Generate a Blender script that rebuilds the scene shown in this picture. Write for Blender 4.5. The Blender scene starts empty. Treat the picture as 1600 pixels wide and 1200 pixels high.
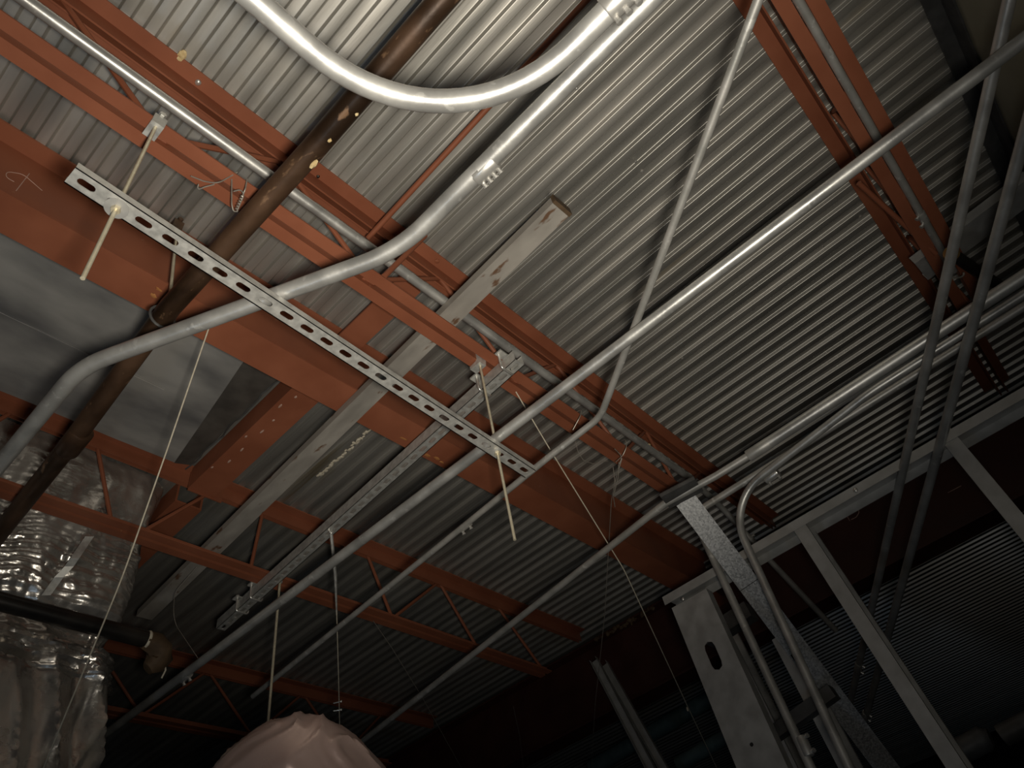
import bpy, math, random
from mathutils import Vector, Matrix, noise
random.seed(7)
R = math.radians
scene = bpy.context.scene
COL = scene.collection

# ------------------------------------------------------------------ camera
# hand-held phone about 2 m above the floor, looking up at the roof deck (deck at 4.0 m)
cam_data = bpy.data.cameras.new('camera')
cam = bpy.data.objects.new('camera', cam_data)
COL.objects.link(cam)
cam_data.sensor_width = 36.0
cam_data.lens = 24.95
cam_data.clip_start = 0.02
cam.matrix_world = Matrix(((0.67497186, -0.45668066, -0.57953064, 0.0),
                           (-0.71966327, -0.58075495, -0.38053708, 0.0),
                           (-0.16278136, 0.67391873, -0.72064955, 2.0),
                           (0, 0, 0, 1)))
scene.camera = cam

# ------------------------------------------------------------------ light
scene.view_settings.view_transform = 'Standard'
scene.view_settings.look = 'None'
scene.view_settings.gamma = 1.0
scene.view_settings.exposure = 0.0
scene.view_settings.use_curve_mapping = False
world = bpy.data.worlds.new('world')
scene.world = world
world.use_nodes = True
bg = world.node_tree.nodes['Background']
bg.inputs['Color'].default_value = (0.55, 0.7, 1.0, 1)
bg.inputs['Strength'].default_value = 0.01
def lamp(name, kind, loc, energy, color, radius, target=None, size=None, blend=1.0):
    l = bpy.data.lights.new(name, kind)
    l.energy = energy; l.color = color; l.shadow_soft_size = radius
    o = bpy.data.objects.new(name, l); COL.objects.link(o); o.location = loc
    if target:
        o.rotation_euler = (Vector(target) - Vector(loc)).to_track_quat('-Z', 'Y').to_euler()
    if kind == 'SPOT':
        l.spot_size = R(size); l.spot_blend = blend
    return o
# work light held beside the phone, the only strong light in the place: a hot spot and its wide spill
lamp('hand_light_beam', 'SPOT', (0.07, -0.02, 1.985), 114.0, (1.0, 0.91, 0.76), 0.05, (0.80, 0.76, 4.0), 89, 1.0)
lamp('hand_light_spill', 'SPOT', (0.07, -0.02, 1.985), 21.0, (1.0, 0.95, 0.86), 0.05, (0.80, 0.85, 4.0), 142, 1.0)
# weak cool fill light added at the left to lift and cool the shadows
lamp('cool_fill_light', 'POINT', (-0.5, 1.3, 1.0), 7.0, (0.62, 0.80, 1.0), 0.12)


# ------------------------------------------------------------------ materials
def new_mat(name):
    m = bpy.data.materials.new(name); m.use_nodes = True
    return m, m.node_tree.nodes, m.node_tree.links, m.node_tree.nodes['Principled BSDF']
def surf(name, c1, c2, metal=0.0, rough=0.5, rough2=None, scale=8.0, detail=4.0, bump=0.0, bscale=60.0,
         stretch=(1, 1, 1), lo=0.35, hi=0.65, spots=None, spot_scale=25.0, spot_cut=0.62, vor=False, spec=0.5):
    m, N, L, b = new_mat(name)
    tc = N.new('ShaderNodeTexCoord'); mp = N.new('ShaderNodeMapping')
    mp.inputs['Scale'].default_value = stretch
    L.new(tc.outputs['Object'], mp.inputs['Vector'])
    if vor:
        nz = N.new('ShaderNodeTexVoronoi'); nz.inputs['Scale'].default_value = scale
        sep = N.new('ShaderNodeSeparateColor'); L.new(mp.outputs['Vector'], nz.inputs['Vector'])
        L.new(nz.outputs['Color'], sep.inputs['Color']); fac = sep.outputs[0]
    else:
        nz = N.new('ShaderNodeTexNoise'); nz.inputs['Scale'].default_value = scale
        nz.inputs['Detail'].default_value = detail
        L.new(mp.outputs['Vector'], nz.inputs['Vector']); fac = nz.outputs['Fac']
    rp = N.new('ShaderNodeValToRGB')
    rp.color_ramp.elements[0].position = lo; rp.color_ramp.elements[1].position = hi
    rp.color_ramp.elements[0].color = (*c1, 1); rp.color_ramp.elements[1].color = (*c2, 1)
    L.new(fac, rp.inputs['Fac'])
    out = rp.outputs['Color']
    if spots:
        n2 = N.new('ShaderNodeTexNoise'); n2.inputs['Scale'].default_value = spot_scale
        n2.inputs['Detail'].default_value = 6.0
        L.new(mp.outputs['Vector'], n2.inputs['Vector'])
        r2 = N.new('ShaderNodeValToRGB')
        r2.color_ramp.elements[0].position = spot_cut; r2.color_ramp.elements[1].position = spot_cut + 0.06
        L.new(n2.outputs['Fac'], r2.inputs['Fac'])
        mx = N.new('ShaderNodeMix'); mx.data_type = 'RGBA'
        L.new(r2.outputs['Color'], mx.inputs[0]); L.new(out, mx.inputs[6])
        mx.inputs[7].default_value = (*spots, 1); out = mx.outputs[2]
    L.new(out, b.inputs['Base Color'])
    b.inputs['Metallic'].default_value = metal
    b.inputs['Specular IOR Level'].default_value = spec
    if rough2 is None:
        b.inputs['Roughness'].default_value = rough
    else:
        mr = N.new('ShaderNodeMapRange'); L.new(fac, mr.inputs['Value'])
        mr.inputs['From Min'].default_value = lo; mr.inputs['From Max'].default_value = hi
        mr.inputs['To Min'].default_value = rough; mr.inputs['To Max'].default_value = rough2
        L.new(mr.outputs['Result'], b.inputs['Roughness'])
    if bump:
        n3 = N.new('ShaderNodeTexNoise'); n3.inputs['Scale'].default_value = bscale; n3.inputs['Detail'].default_value = 3.0
        L.new(mp.outputs['Vector'], n3.inputs['Vector'])
        bp = N.new('ShaderNodeBump'); bp.inputs['Strength'].default_value = bump; bp.inputs['Distance'].default_value = 0.004
        L.new(n3.outputs['Fac'], bp.inputs['Height']); L.new(bp.outputs['Normal'], b.inputs['Normal'])
    return m
MAT = {}
MAT['deck'] = surf('galvanised_deck', (0.42, 0.41, 0.38), (0.58, 0.56, 0.52), metal=0.82, rough=0.40, rough2=0.48, scale=14, bump=0.05, bscale=260, stretch=(1, 0.09, 1), spots=(0.36, 0.31, 0.22), spot_scale=7, spot_cut=0.66)
MAT['conduit'] = surf('galvanised_conduit', (0.40, 0.40, 0.39), (0.56, 0.56, 0.54), metal=0.62, rough=0.34, rough2=0.48, scale=14, bump=0.07, bscale=90, spots=(0.62, 0.62, 0.60), spot_scale=34, spot_cut=0.64)
MAT['dull_conduit'] = surf('dull_conduit', (0.36, 0.36, 0.34), (0.47, 0.46, 0.44), metal=0.5, rough=0.42, rough2=0.52, scale=18, bump=0.06, bscale=120, spots=(0.6, 0.6, 0.58), spot_scale=30, spot_cut=0.63)
MAT['strut'] = surf('galvanised_strut', (0.50, 0.50, 0.48), (0.66, 0.66, 0.63), metal=0.6, rough=0.42, rough2=0.55, scale=55, bump=0.05, bscale=150)
MAT['stud'] = surf('spangled_stud', (0.30, 0.31, 0.32), (0.58, 0.59, 0.60), metal=0.6, rough=0.45, rough2=0.6, scale=220, vor=True, lo=0.0, hi=1.0)
MAT['dull_stud'] = surf('dull_stud', (0.36, 0.36, 0.35), (0.46, 0.46, 0.45), metal=0.45, rough=0.5, rough2=0.62, scale=20)
MAT['flat_stud'] = surf('weathered_stud', (0.28, 0.26, 0.235), (0.39, 0.365, 0.33), metal=0.3, rough=0.55, rough2=0.7, scale=16, spots=(0.15, 0.085, 0.05), spot_scale=26, spot_cut=0.60, stretch=(1, 0.35, 1))
MAT['primer'] = surf('red_primer', (0.208, 0.068, 0.035), (0.268, 0.092, 0.048), metal=0.0, rough=0.5, rough2=0.62, scale=5, bump=0.06, bscale=50, spots=(0.30, 0.14, 0.085), spot_scale=38, spot_cut=0.71, spec=0.25)
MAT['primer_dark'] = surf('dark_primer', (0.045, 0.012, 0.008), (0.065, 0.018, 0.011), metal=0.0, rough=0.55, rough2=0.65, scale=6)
MAT['rust_pipe'] = surf('rusty_pipe', (0.025, 0.014, 0.008), (0.11, 0.060, 0.034), metal=0.35, rough=0.36, rough2=0.6, scale=9, stretch=(1, 0.5, 1), bump=0.25, bscale=40, spots=(0.22, 0.13, 0.075), spot_scale=30, spot_cut=0.64)
MAT['sheet'] = surf('sheet_metal', (0.20, 0.20, 0.205), (0.50, 0.49, 0.47), metal=0.5, rough=0.36, rough2=0.52, scale=4.0, stretch=(.6, 1.3, 1), bump=0.03, bscale=20)  # cloudy light-to-dark base colour stands in for hazy reflections on the duct
MAT['liner'] = surf('dark_liner', (0.05, 0.046, 0.042), (0.085, 0.078, 0.07), rough=0.5, scale=12, spots=(0.3, 0.29, 0.27), spot_scale=20, spot_cut=0.74)
MAT['foil'] = surf('foil_wrap', (0.50, 0.47, 0.43), (0.64, 0.61, 0.57), metal=0.82, rough=0.20, rough2=0.32, scale=7, bump=0.35, bscale=45)
MAT['black'] = surf('black_iron', (0.012, 0.011, 0.010), (0.03, 0.026, 0.022), metal=0.3, rough=0.35, scale=12)
MAT['kraft'] = surf('brown_wrap', (0.06, 0.036, 0.017), (0.11, 0.068, 0.034), rough=0.75, scale=18, bump=0.3, bscale=60)
MAT['film'] = surf('pink_film', (0.33, 0.235, 0.21), (0.40, 0.29, 0.26), metal=0.35, rough=0.26, rough2=0.36, scale=6, bump=0.10, bscale=25)
MAT['cord'] = surf('cream_cord', (0.50, 0.45, 0.35), (0.62, 0.57, 0.46), rough=0.7, scale=80)
MAT['wire'] = surf('tie_wire', (0.34, 0.31, 0.27), (0.46, 0.43, 0.38), metal=0.6, rough=0.45, scale=60)
MAT['zinc'] = surf('zinc_rod', (0.62, 0.56, 0.42), (0.72, 0.67, 0.52), metal=0.55, rough=0.4, scale=60)
MAT['bright'] = surf('bright_zinc', (0.62, 0.61, 0.58), (0.74, 0.73, 0.70), metal=0.75, rough=0.32, scale=40)
MAT['foam'] = surf('foam', (0.50, 0.36, 0.16), (0.68, 0.55, 0.32), rough=0.8, scale=40, bump=0.3, bscale=120)
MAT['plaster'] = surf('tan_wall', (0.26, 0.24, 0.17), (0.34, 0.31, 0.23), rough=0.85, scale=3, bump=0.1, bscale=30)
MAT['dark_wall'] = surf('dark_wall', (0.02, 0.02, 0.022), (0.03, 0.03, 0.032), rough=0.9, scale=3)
MAT['concrete'] = surf('concrete_floor', (0.13, 0.125, 0.12), (0.19, 0.185, 0.175), rough=0.8, scale=3)
MAT['brass'] = surf('brass', (0.5, 0.32, 0.12), (0.62, 0.42, 0.18), metal=0.8, rough=0.35, scale=30)
MAT['teal'] = surf('teal_pipe', (0.05, 0.085, 0.09), (0.08, 0.12, 0.125), rough=0.5, scale=20)
MAT['chalk'] = surf('chalk', (0.42, 0.27, 0.22), (0.5, 0.33, 0.28), rough=0.9, scale=60)
MAT['dark_steel'] = surf('dark_steel', (0.07, 0.07, 0.07), (0.11, 0.11, 0.11), metal=0.4, rough=0.55, scale=20)
MAT['rust'] = surf('orange_rust', (0.30, 0.11, 0.03), (0.42, 0.19, 0.06), rough=0.8, scale=60)
MAT['chip'] = surf('worn_primer', (0.36, 0.2, 0.15), (0.5, 0.36, 0.3), rough=0.8, scale=60)


# ------------------------------------------------------------------ mesh helpers
class MB:
    """collects simple shapes; link() makes them ONE mesh object"""
    def __init__(s): s.v = []; s.f = []; s.sm = []
    def add(s, vs, fs, smooth=False):
        o = len(s.v); s.v += [Vector(p) for p in vs]
        s.f += [tuple(i + o for i in f) for f in fs]; s.sm += [smooth] * len(fs)
    def prism(s, prof, p0, p1, up=(0, 0, 1), caps=True, smooth=False):
        p0 = Vector(p0); p1 = Vector(p1); d = (p1 - p0).normalized()
        u = d.cross(Vector(up)).normalized(); v = u.cross(d)
        n = len(prof)
        vs = [p0 + u * a + v * b for a, b in prof] + [p1 + u * a + v * b for a, b in prof]
        fs = [(i, (i + 1) % n, n + (i + 1) % n, n + i) for i in range(n)]
        s.add(vs, fs, smooth)
        if caps:
            s.add(vs[:n], [tuple(range(n))[::-1]]); s.add(vs[n:], [tuple(range(n))])
    def box(s, c, size, rot=None):
        c = Vector(c); x, y, z = (q / 2 for q in size)
        vs = [Vector((a * x, b * y, d * z)) for a in (-1, 1) for b in (-1, 1) for d in (-1, 1)]
        if rot is not None: vs = [rot @ q for q in vs]
        s.add([c + q for q in vs], [(0, 1, 3, 2), (4, 6, 7, 5), (0, 4, 5, 1), (2, 3, 7, 6), (0, 2, 6, 4), (1, 5, 7, 3)])
    def tube(s, pts, r, n=12, caps=True, jitter=0.0):
        pts = [Vector(p) for p in pts]
        rs = r if isinstance(r, (list, tuple)) else [r] * len(pts)
        t0 = (pts[1] - pts[0]).normalized()
        ref = Vector((0, 0, 1)) if abs(t0.z) < 0.9 else Vector((1, 0, 0))
        u = t0.cross(ref).normalized(); rings = []
        for i, p in enumerate(pts):
            a = pts[max(i - 1, 0)]; b = pts[min(i + 1, len(pts) - 1)]
            t = (b - a).normalized(); u = (u - t * u.dot(t)).normalized(); w = t.cross(u)
            rings.append([p + (u * math.cos(2 * math.pi * k / n) + w * math.sin(2 * math.pi * k / n)) * rs[i] * (1 + jitter * (random.random() - .5)) for k in range(n)])
        vs = [q for rg in rings for q in rg]; fs = []
        for i in range(len(pts) - 1):
            for k in range(n):
                k2 = (k + 1) % n
                fs.append((i * n + k, i * n + k2, (i + 1) * n + k2, (i + 1) * n + k))
        s.add(vs, fs, True)
        if caps:
            s.add(rings[0], [tuple(range(n))[::-1]]); s.add(rings[-1], [tuple(range(n))])
    def blob(s, c, r, n=8, amp=0.3, seed=0):
        c = Vector(c); rr = Vector(r) if not isinstance(r, (int, float)) else Vector((r, r, r))
        vs = []; fs = []
        for i in range(n + 1):
            th = math.pi * i / n
            for k in range(2 * n):
                ph = math.pi * k / n
                d = Vector((math.sin(th) * math.cos(ph), math.sin(th) * math.sin(ph), math.cos(th)))
                q = 1 + amp * noise.noise(d * 1.9 + Vector((seed * 3.7, 0, seed)))
                vs.append(c + Vector((d.x * rr.x, d.y * rr.y, d.z * rr.z)) * q)
        for i in range(n):
            for k in range(2 * n):
                k2 = (k + 1) % (2 * n)
                fs.append((i * 2 * n + k, (i + 1) * 2 * n + k, (i + 1) * 2 * n + k2, i * 2 * n + k2))
        s.add(vs, fs, True)
    def link(s, name, mat, parent=None, label=None, cat=None, group=None, kind=None):
        if parent is not None: org = Vector(parent['_org'])
        else:
            lo = [min(p[i] for p in s.v) for i in range(3)]; hi = [max(p[i] for p in s.v) for i in range(3)]
            org = Vector(((lo[0] + hi[0]) / 2, (lo[1] + hi[1]) / 2, lo[2]))
        me = bpy.data.meshes.new(name)
        me.from_pydata([tuple(p - org) for p in s.v], [], s.f)
        me.polygons.foreach_set('use_smooth', s.sm)
        me.validate(); me.update()
        if any(s.sm): me.set_sharp_from_angle(angle=R(40))
        me.materials.append(MAT[mat])
        o = bpy.data.objects.new(name, me); COL.objects.link(o); o['_org'] = org
        if parent is not None: o.parent = parent
        else: o.location = org
        tag(o, label, cat, group, kind)
        return o
def tag(o, label=None, cat=None, group=None, kind=None):
    if label: o['label'] = label
    if cat: o['category'] = cat
    if group: o['group'] = group
    if kind: o['kind'] = kind
def thing(name, loc, label, cat, group=None, kind=None):
    o = bpy.data.objects.new(name, None); COL.objects.link(o); o.location = loc; o['_org'] = Vector(loc)
    o.empty_display_size = 0.05
    tag(o, label, cat, group, kind)
    return o
def fillet(pts, rad, n=8):
    pts = [Vector(p) for p in pts]; out = [pts[0]]
    rads = rad if isinstance(rad, (list, tuple)) else [rad] * (len(pts) - 2)
    for i in range(1, len(pts) - 1):
        a = (pts[i - 1] - pts[i]); b = (pts[i + 1] - pts[i]); la = a.length; lb = b.length
        a.normalize(); b.normalize()
        ang = a.angle(b); half = ang / 2
        t = min(rads[i - 1] / math.tan(half), la * 0.48, lb * 0.48); rr = t * math.tan(half)
        c = pts[i] + (a + b).normalized() * (rr / math.sin(half))
        s0 = pts[i] + a * t - c; s1 = pts[i] + b * t - c
        for k in range(n + 1):
            out.append(c + s0.slerp(s1, k / n).normalized() * rr)
    out.append(pts[-1])
    return out
def subdiv(pts, step):
    out = [Vector(pts[0])]
    for a, b in zip(pts, pts[1:]):
        a = Vector(a); b = Vector(b); n = max(1, int((b - a).length / step))
        out += [a.lerp(b, k / n) for k in range(1, n + 1)]
    return out
def L_prof(a, b, t, sx=1, sz=1):
    """angle: horizontal leg a, vertical leg b, thickness t, corner at the origin"""
    p = [(0, 0), (a * sx, 0), (a * sx, t * sz), (t * sx, t * sz), (t * sx, b * sz), (0, b * sz)]
    return p if sx * sz > 0 else p[::-1]
def I_prof(w, h, tf, tw):
    a = w / 2; t = tw / 2
    return [(-a, 0), (a, 0), (a, tf), (t, tf), (t, h - tf), (a, h - tf), (a, h), (-a, h), (-a, h - tf), (-t, h - tf), (-t, tf), (-a, tf)]
def C_prof(w, f, lip, t):
    """lipped channel, web along a (width w), flanges along +b (length f)"""
    a = w / 2
    return [(-a, 0), (a, 0), (a, f), (a - lip, f), (a - lip, f - t), (a - t, f - t), (a - t, t), (-a + t, t), (-a + t, f - t), (-a + lip, f - t), (-a + lip, f), (-a, f)]

# ------------------------------------------------------------------ room shell
def shell(name, c, size, mat):
    m = MB(); m.box(c, size); return m.link(name, mat, kind='structure')
shell('floor', (3.0, 3.1, -0.05), (12.2, 7.9, 0.1), 'concrete')
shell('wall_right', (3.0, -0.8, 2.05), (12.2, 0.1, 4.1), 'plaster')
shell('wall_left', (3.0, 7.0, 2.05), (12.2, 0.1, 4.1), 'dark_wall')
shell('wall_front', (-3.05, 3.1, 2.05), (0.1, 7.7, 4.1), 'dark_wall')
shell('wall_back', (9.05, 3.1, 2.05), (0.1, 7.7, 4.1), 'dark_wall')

m = MB(); m.prism(L_prof(.05, .075, .006, 1, -1), (-3.0, -.746, 3.990), (3.45, -.746, 3.990)); m.v = [Vector((p.x, -1.492 - p.y if p.y < -.746 else p.y, p.z)) for p in m.v]
m.link('trim_1', 'dark_steel', kind='structure')
# corrugated roof deck: twelve-rib sheets laid side by side, lapped at the seams
PITCH = 0.0619; SEAM = 1.302; DEEP = 0.0130; RUN = 0.0045; FLAT = 0.02645
ceiling = thing('ceiling', (3.0, 3.0, 4.0), None, None, kind='structure')
def rounded(pts, r, n=3):
    out = [pts[0]]
    for i in range(1, len(pts) - 1):
        a = Vector((*pts[i - 1], 0)); p = Vector((*pts[i], 0)); b = Vector((*pts[i + 1], 0))
        q0 = p + (a - p).normalized() * r; q1 = p + (b - p).normalized() * r
        for k in range(n):
            t = k / (n - 1)
            q = q0 * (1 - t) ** 2 + p * 2 * t * (1 - t) + q1 * t * t
            out.append((q.x, q.y))
    out.append(pts[-1]); return out
def deck_sheet(x0, pitches, y0, y1, drop):
    prof = [(-RUN - 0.012, DEEP + 0.0012), (-RUN, DEEP + 0.0012)]
    for k in range(pitches):
        a = k * PITCH
        prof += [(a, 0), (a + FLAT, 0), (a + FLAT + RUN, DEEP), (a + FLAT + RUN + FLAT, DEEP)]
    a = pitches * PITCH
    prof += [(a, 0.0), (a + 0.010, 0.0008)]
    prof = rounded(prof, 0.0018, 4)
    m = MB(); n = len(prof); ys = [y0 + (y1 - y0) * k / 4 for k in range(5)]
    vs = [(x0 + p[0], y, 4.0 - drop + p[1]) for y in ys for p in prof]
    fs = [(j * n + i, j * n + i + 1, (j + 1) * n + i + 1, (j + 1) * n + i) for j in range(4) for i in range(n - 1)]
    m.add(vs, fs, True)
    for j in range(4):
        for i in range(n - 1):
            p, q = prof[i], prof[i + 1]
            if math.hypot(q[0] - p[0], q[1] - p[1]) > .004: m.sm[j * (n - 1) + i] = False
    o = m.link('deck_sheet', 'deck', ceiling)
    return o
k0 = -6
for k in range(k0, 11):
    deck_sheet(SEAM + k * 12 * PITCH, 12, -0.74, 2.24, 0.0004 * (k % 2))
    deck_sheet(SEAM + k * 12 * PITCH, 12, 2.20, 6.94, 0.0004 * (k % 2) + 0.0015)
m = MB(); m.box((3.0, 3.1, 4.06), (12.2, 7.9, 0.05)); m.link('roof_board', 'dark_wall', ceiling)
# small screws and foam beads stuck to the deck
for q in [(0.4940, 0.2847, 4.0000), (0.9138, 0.1481, 4.0000), (1.2253, 0.1617, 4.0000), (1.2672, 0.1666, 4.0000), (2.0539, 0.5297, 4.0000), (2.0149, -0.1229, 4.0000), (2.0087, -0.2759, 4.0000)]:
    m = MB(); m.blob((q[0], q[1], 3.999), (0.0055, 0.0055, 0.004), 4, 0.1); m.link('deck_screw', 'bright', ceiling)
for i, (q, s) in enumerate([((0.0982, 0.8038, 4.0000), 0.011), ((0.0977, 0.8151, 4.0000), 0.007), ((0.0975, 0.7937, 4.0000), 0.006)]):
    m = MB(); m.blob((q[0], q[1], 3.997), (s, s, s * .6), 6, 0.4, i); m.link('foam_bead', 'foam', ceiling)
for i in range(26):
    t = i / 25
    a = (1.3304, 1.5896, 4.0000); b = (1.3364, 1.9195, 4.0000)
    m = MB(); m.blob((a[0] + (b[0] - a[0]) * t + random.uniform(0, .02) * (1 - t * .6), a[1] + (b[1] - a[1]) * t, 3.999), (random.uniform(.004, .010), random.uniform(.006, .016), .003), 4, 0.5, i)
    m.link('foam_drip', 'cord', ceiling)

# ------------------------------------------------------------------ steel: joists, beam, girder
def joist(Y, x0, x1, xb1, label, webs, depth=0.35, group=None, g=.007):
    t = thing('steel_joist', ((x0 + x1) / 2, Y, 4.0 - depth), label, 'joist', group)
    for s in (-1, 1):
        m = MB(); m.prism([(s * a, b) for a, b in L_prof(0.046, 0.058, 0.005, 1, -1)], (x0, Y - s * 0 , 3.9998), (x1, Y, 3.9998))
        for i in range(len(m.v)): m.v[i] = m.v[i] + Vector((0, -s * g, 0))
        m.link('top_chord_angle', 'primer', t)
        m = MB(); m.prism([(s * a, b) for a, b in L_prof(0.034, 0.034, 0.005, 1, 1)], (x0, Y, 4.0 - depth), (xb1, Y, 4.0 - depth))
        for i in range(len(m.v)): m.v[i] = m.v[i] + Vector((0, -s * g, 0))
        m.link('bottom_chord_angle', 'primer', t)
    for xt, xb in webs:
        m = MB(); a = Vector((xt, Y, 3.965)); b = Vector((xb, Y, 4.0 - depth + 0.02)); d = (b - a).normalized()
        m.tube([a, b], 0.0075, 8)
        m.blob(b, (0.022, 0.012, 0.012), 5, 0.5, int(xt * 10))
        m.link('web_rod', 'primer', t)
    return t
def zig(nodes):
    out = []
    for a, b in zip(nodes, nodes[1:]):
        mid = (a + b) / 2; out += [(mid, a), (mid, b)]
    return out
jA = joist(0.862, -2.9, 3.42, 2.36, 'red steel bar joist with bright conduit alongside, above the slotted struts', [(-1.35, -1.06), (-0.75, -1.06), (-0.75, -0.46), (-0.16, -0.46), (-0.16, 0.14)] + zig([0.14, 0.74, 1.34, 1.94]) + [(2.24, 1.94), (2.24, 2.33), (2.7, 2.33)])
jR = joist(-0.362, -2.9, 3.42, 2.36, 'red steel bar joist in the upper right corner carrying a conduit between its bottom angles', [(0.4, 0.7), (1.0, 0.7), (1.0, 1.13), (1.54, 1.30), (1.54, 1.75), (1.80, 1.99), (2.2, 1.99), (2.2, 2.33)], g=.0125)
jC = joist(2.205, -2.9, 3.42, 3.02, 'red steel bar joist at lower left crossing the foil wrapped duct', [(-0.8, -0.55), (-0.3, -0.55), (-0.08, 0.16), (0.30, 0.16), (0.58, 0.704), (1.04, 0.81), (1.27, 1.244), (1.82, 1.96), (2.28, 1.96), (2.28, 2.5), (2.7, 3.0)])
jD = joist(3.50, -2.9, 3.42, 3.02, 'dim red steel bar joist furthest back in the dark lower part', [(x + d, x) for x in (0.3, 0.9, 1.5, 2.1, 2.7) for d in (-.3, .3)])
# gusset where the opening frame meets the third joist
m = MB(); m.box((0.99, 2.160, 3.93), (0.14, 0.006, 0.09)); m.link('gusset_plate', 'primer', jC)
for i, (q, s, mt) in enumerate([((0.1611, 0.8335, 3.9900), .008, 'bright'), ((0.9997, 0.8289, 3.9900), .008, 'primer'), ((0.5413, 0.8429, 3.9900), .005, 'black')]):
    m = MB(); m.blob(q, (s, s, s * .6), 5, .3, i); m.link('paint_spot' if mt != 'black' else 'bolt_hole', mt, jA)

beam = thing('steel_beam', (1.0, 1.307, 3.726), 'wide flange red steel beam with chalk marks on its web', 'beam')
def I_part(prof, name, p0, p1, par, mat):
    m = MB(); m.prism(prof, p0, p1); return m.link(name, mat, par)
bx0, bx1 = -2.9, 3.44
I_part([(-.057, 0), (.057, 0), (.057, .008), (-.057, .008)], 'bottom_flange', (bx0, 1.307, 3.726), (bx1, 1.307, 3.726), beam, 'primer')
I_part([(-.003, 0), (.003, 0), (.003, .258), (-.003, .258)], 'web', (bx0, 1.307, 3.734), (bx1, 1.307, 3.734), beam, 'primer')
I_part([(-.057, 0), (.057, 0), (.057, .0075), (-.057, .0075)], 'top_flange', (bx0, 1.307, 3.992), (bx1, 1.307, 3.992), beam, 'primer')
for i, q in enumerate([(1.2768, 1.3314, 3.7260), (1.2637, 1.3331, 3.7260), (1.3579, 1.3247, 3.7260), (1.4007, 1.3481, 3.7260), (1.4660, 1.3435, 3.7260), (1.4364, 1.3391, 3.7260), (0.3540, 1.3074, 3.7260), (0.3535, 1.2800, 3.7260)]):
    m = MB(); m.blob((q[0], q[1], 3.7258), (random.uniform(.006, .016), random.uniform(.003, .008), .0012), 5, .7, i); m.link('rust_patch', 'rust', beam)
m = MB()
m.tube(fillet([(-0.0437, 1.3040, 3.8600), (-0.0628, 1.3040, 3.8588), (-0.0689, 1.3040, 3.8823), (-0.0380, 1.3040, 3.9102), (0.0157, 1.3040, 3.8885)], .02, 4), 0.0011, 5)
m.tube([(-0.0278, 1.3040, 3.9278), (-0.0297, 1.3040, 3.8301)], 0.0011, 5); m.link('chalk_mark', 'chalk', beam)

girder = thing('steel_girder', (3.53, 2.5, 3.514), 'deep dark red girder across the far end, dust along its top edge', 'girder')
gy0, gy1 = -0.745, 6.9
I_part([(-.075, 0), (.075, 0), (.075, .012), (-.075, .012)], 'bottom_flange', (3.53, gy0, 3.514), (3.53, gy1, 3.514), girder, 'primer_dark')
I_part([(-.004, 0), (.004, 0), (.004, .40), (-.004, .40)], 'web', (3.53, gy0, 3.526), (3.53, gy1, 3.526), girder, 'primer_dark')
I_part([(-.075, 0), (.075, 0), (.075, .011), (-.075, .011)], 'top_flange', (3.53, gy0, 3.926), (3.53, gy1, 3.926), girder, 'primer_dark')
m = MB()
for i in range(46):
    y = random.gauss(1.88, .13)
    m.blob((3.452 + random.uniform(-.004, .012), y, 3.925 - random.uniform(0, .03) * max(0, 1 - abs(y - 1.84) * 4)), (.006, random.uniform(.005, .018), random.uniform(.004, .016)), 4, .6, i)
m.link('dust_clumps', 'kraft', girder, kind='stuff')
for a, b in [((3.5240, 0.5328, 3.8954), (3.5240, 0.5344, 3.8283)), ((3.5240, 0.3693, 3.9067), (3.5240, 0.3695, 3.8582)), ((3.5240, 0.0915, 3.7136), (3.5240, 0.0271, 3.7122))]:
    m = MB(); m.tube([a, b], .002, 5); m.link('chalk_mark', 'chalk', girder)
m = MB(); m.tube(fillet([(3.5240, 0.4699, 3.8793), (3.5240, 0.4719, 3.8445), (3.5240, 0.4982, 3.8293), (3.5240, 0.5258, 3.8308)], .02, 3), .002, 5)
m.link('chalk_mark', 'chalk', girder)

# roof opening frame (channels running across the beam and third joist)
fr = thing('opening_frame', (0.975, 1.8, 3.89), 'red channel framing the roof opening, spanning from beam to third joist', 'frame')
def frame_piece(y0, y1):
    m = MB(); m.prism([(-.055, 0), (.055, 0), (.055, .1), (.047, .1), (.047, .008), (-.047, .008), (-.047, .1), (-.055, .1)], (0.975, y0, 3.893), (0.975, y1, 3.893)); m.link('channel', 'primer', fr)
frame_piece(1.366, 2.155); frame_piece(2.253, 2.95)
m = MB(); m.prism([(-.045, 0), (.045, 0), (.045, .09), (.037, .09), (.037, .008), (-.045, .008)], (0.950, .914, 3.902), (0.950, 1.248, 3.902)); m.link('channel', 'primer', fr)
for k in range(9):
    y = 1.45 + k * .07 + random.uniform(-.01, .01)
    m = MB(); m.blob((0.935 + random.uniform(-.012, .03), y, 3.892), (.004, random.uniform(.006, .014), .002), 4, .4, k); m.link('paint_chip', 'chip', fr)

# bridging rods
def simple_tube(name, label, cat, pts, r, mat, n=12, group=None, parent=None):
    m = MB(); m.tube(pts, r, n); return m.link(name, mat, parent, label, cat, group)
simple_tube('bridging_rod', 'thin red bridging rod running up the deck from the first joist to the corner joist', 'rod', [(0.7386, 0.8625, 3.8900), (0.7443, -0.0069, 3.9700), (0.7403, -0.2161, 3.9700)], .0085, 'primer')
simple_tube('bridging_rod', 'short red bridging rod dropping across the first joist under the bent conduit', 'rod', [(0.8602, 0.7446, 3.8900), (0.7617, 0.8277, 3.6700)], .0085, 'primer')

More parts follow.
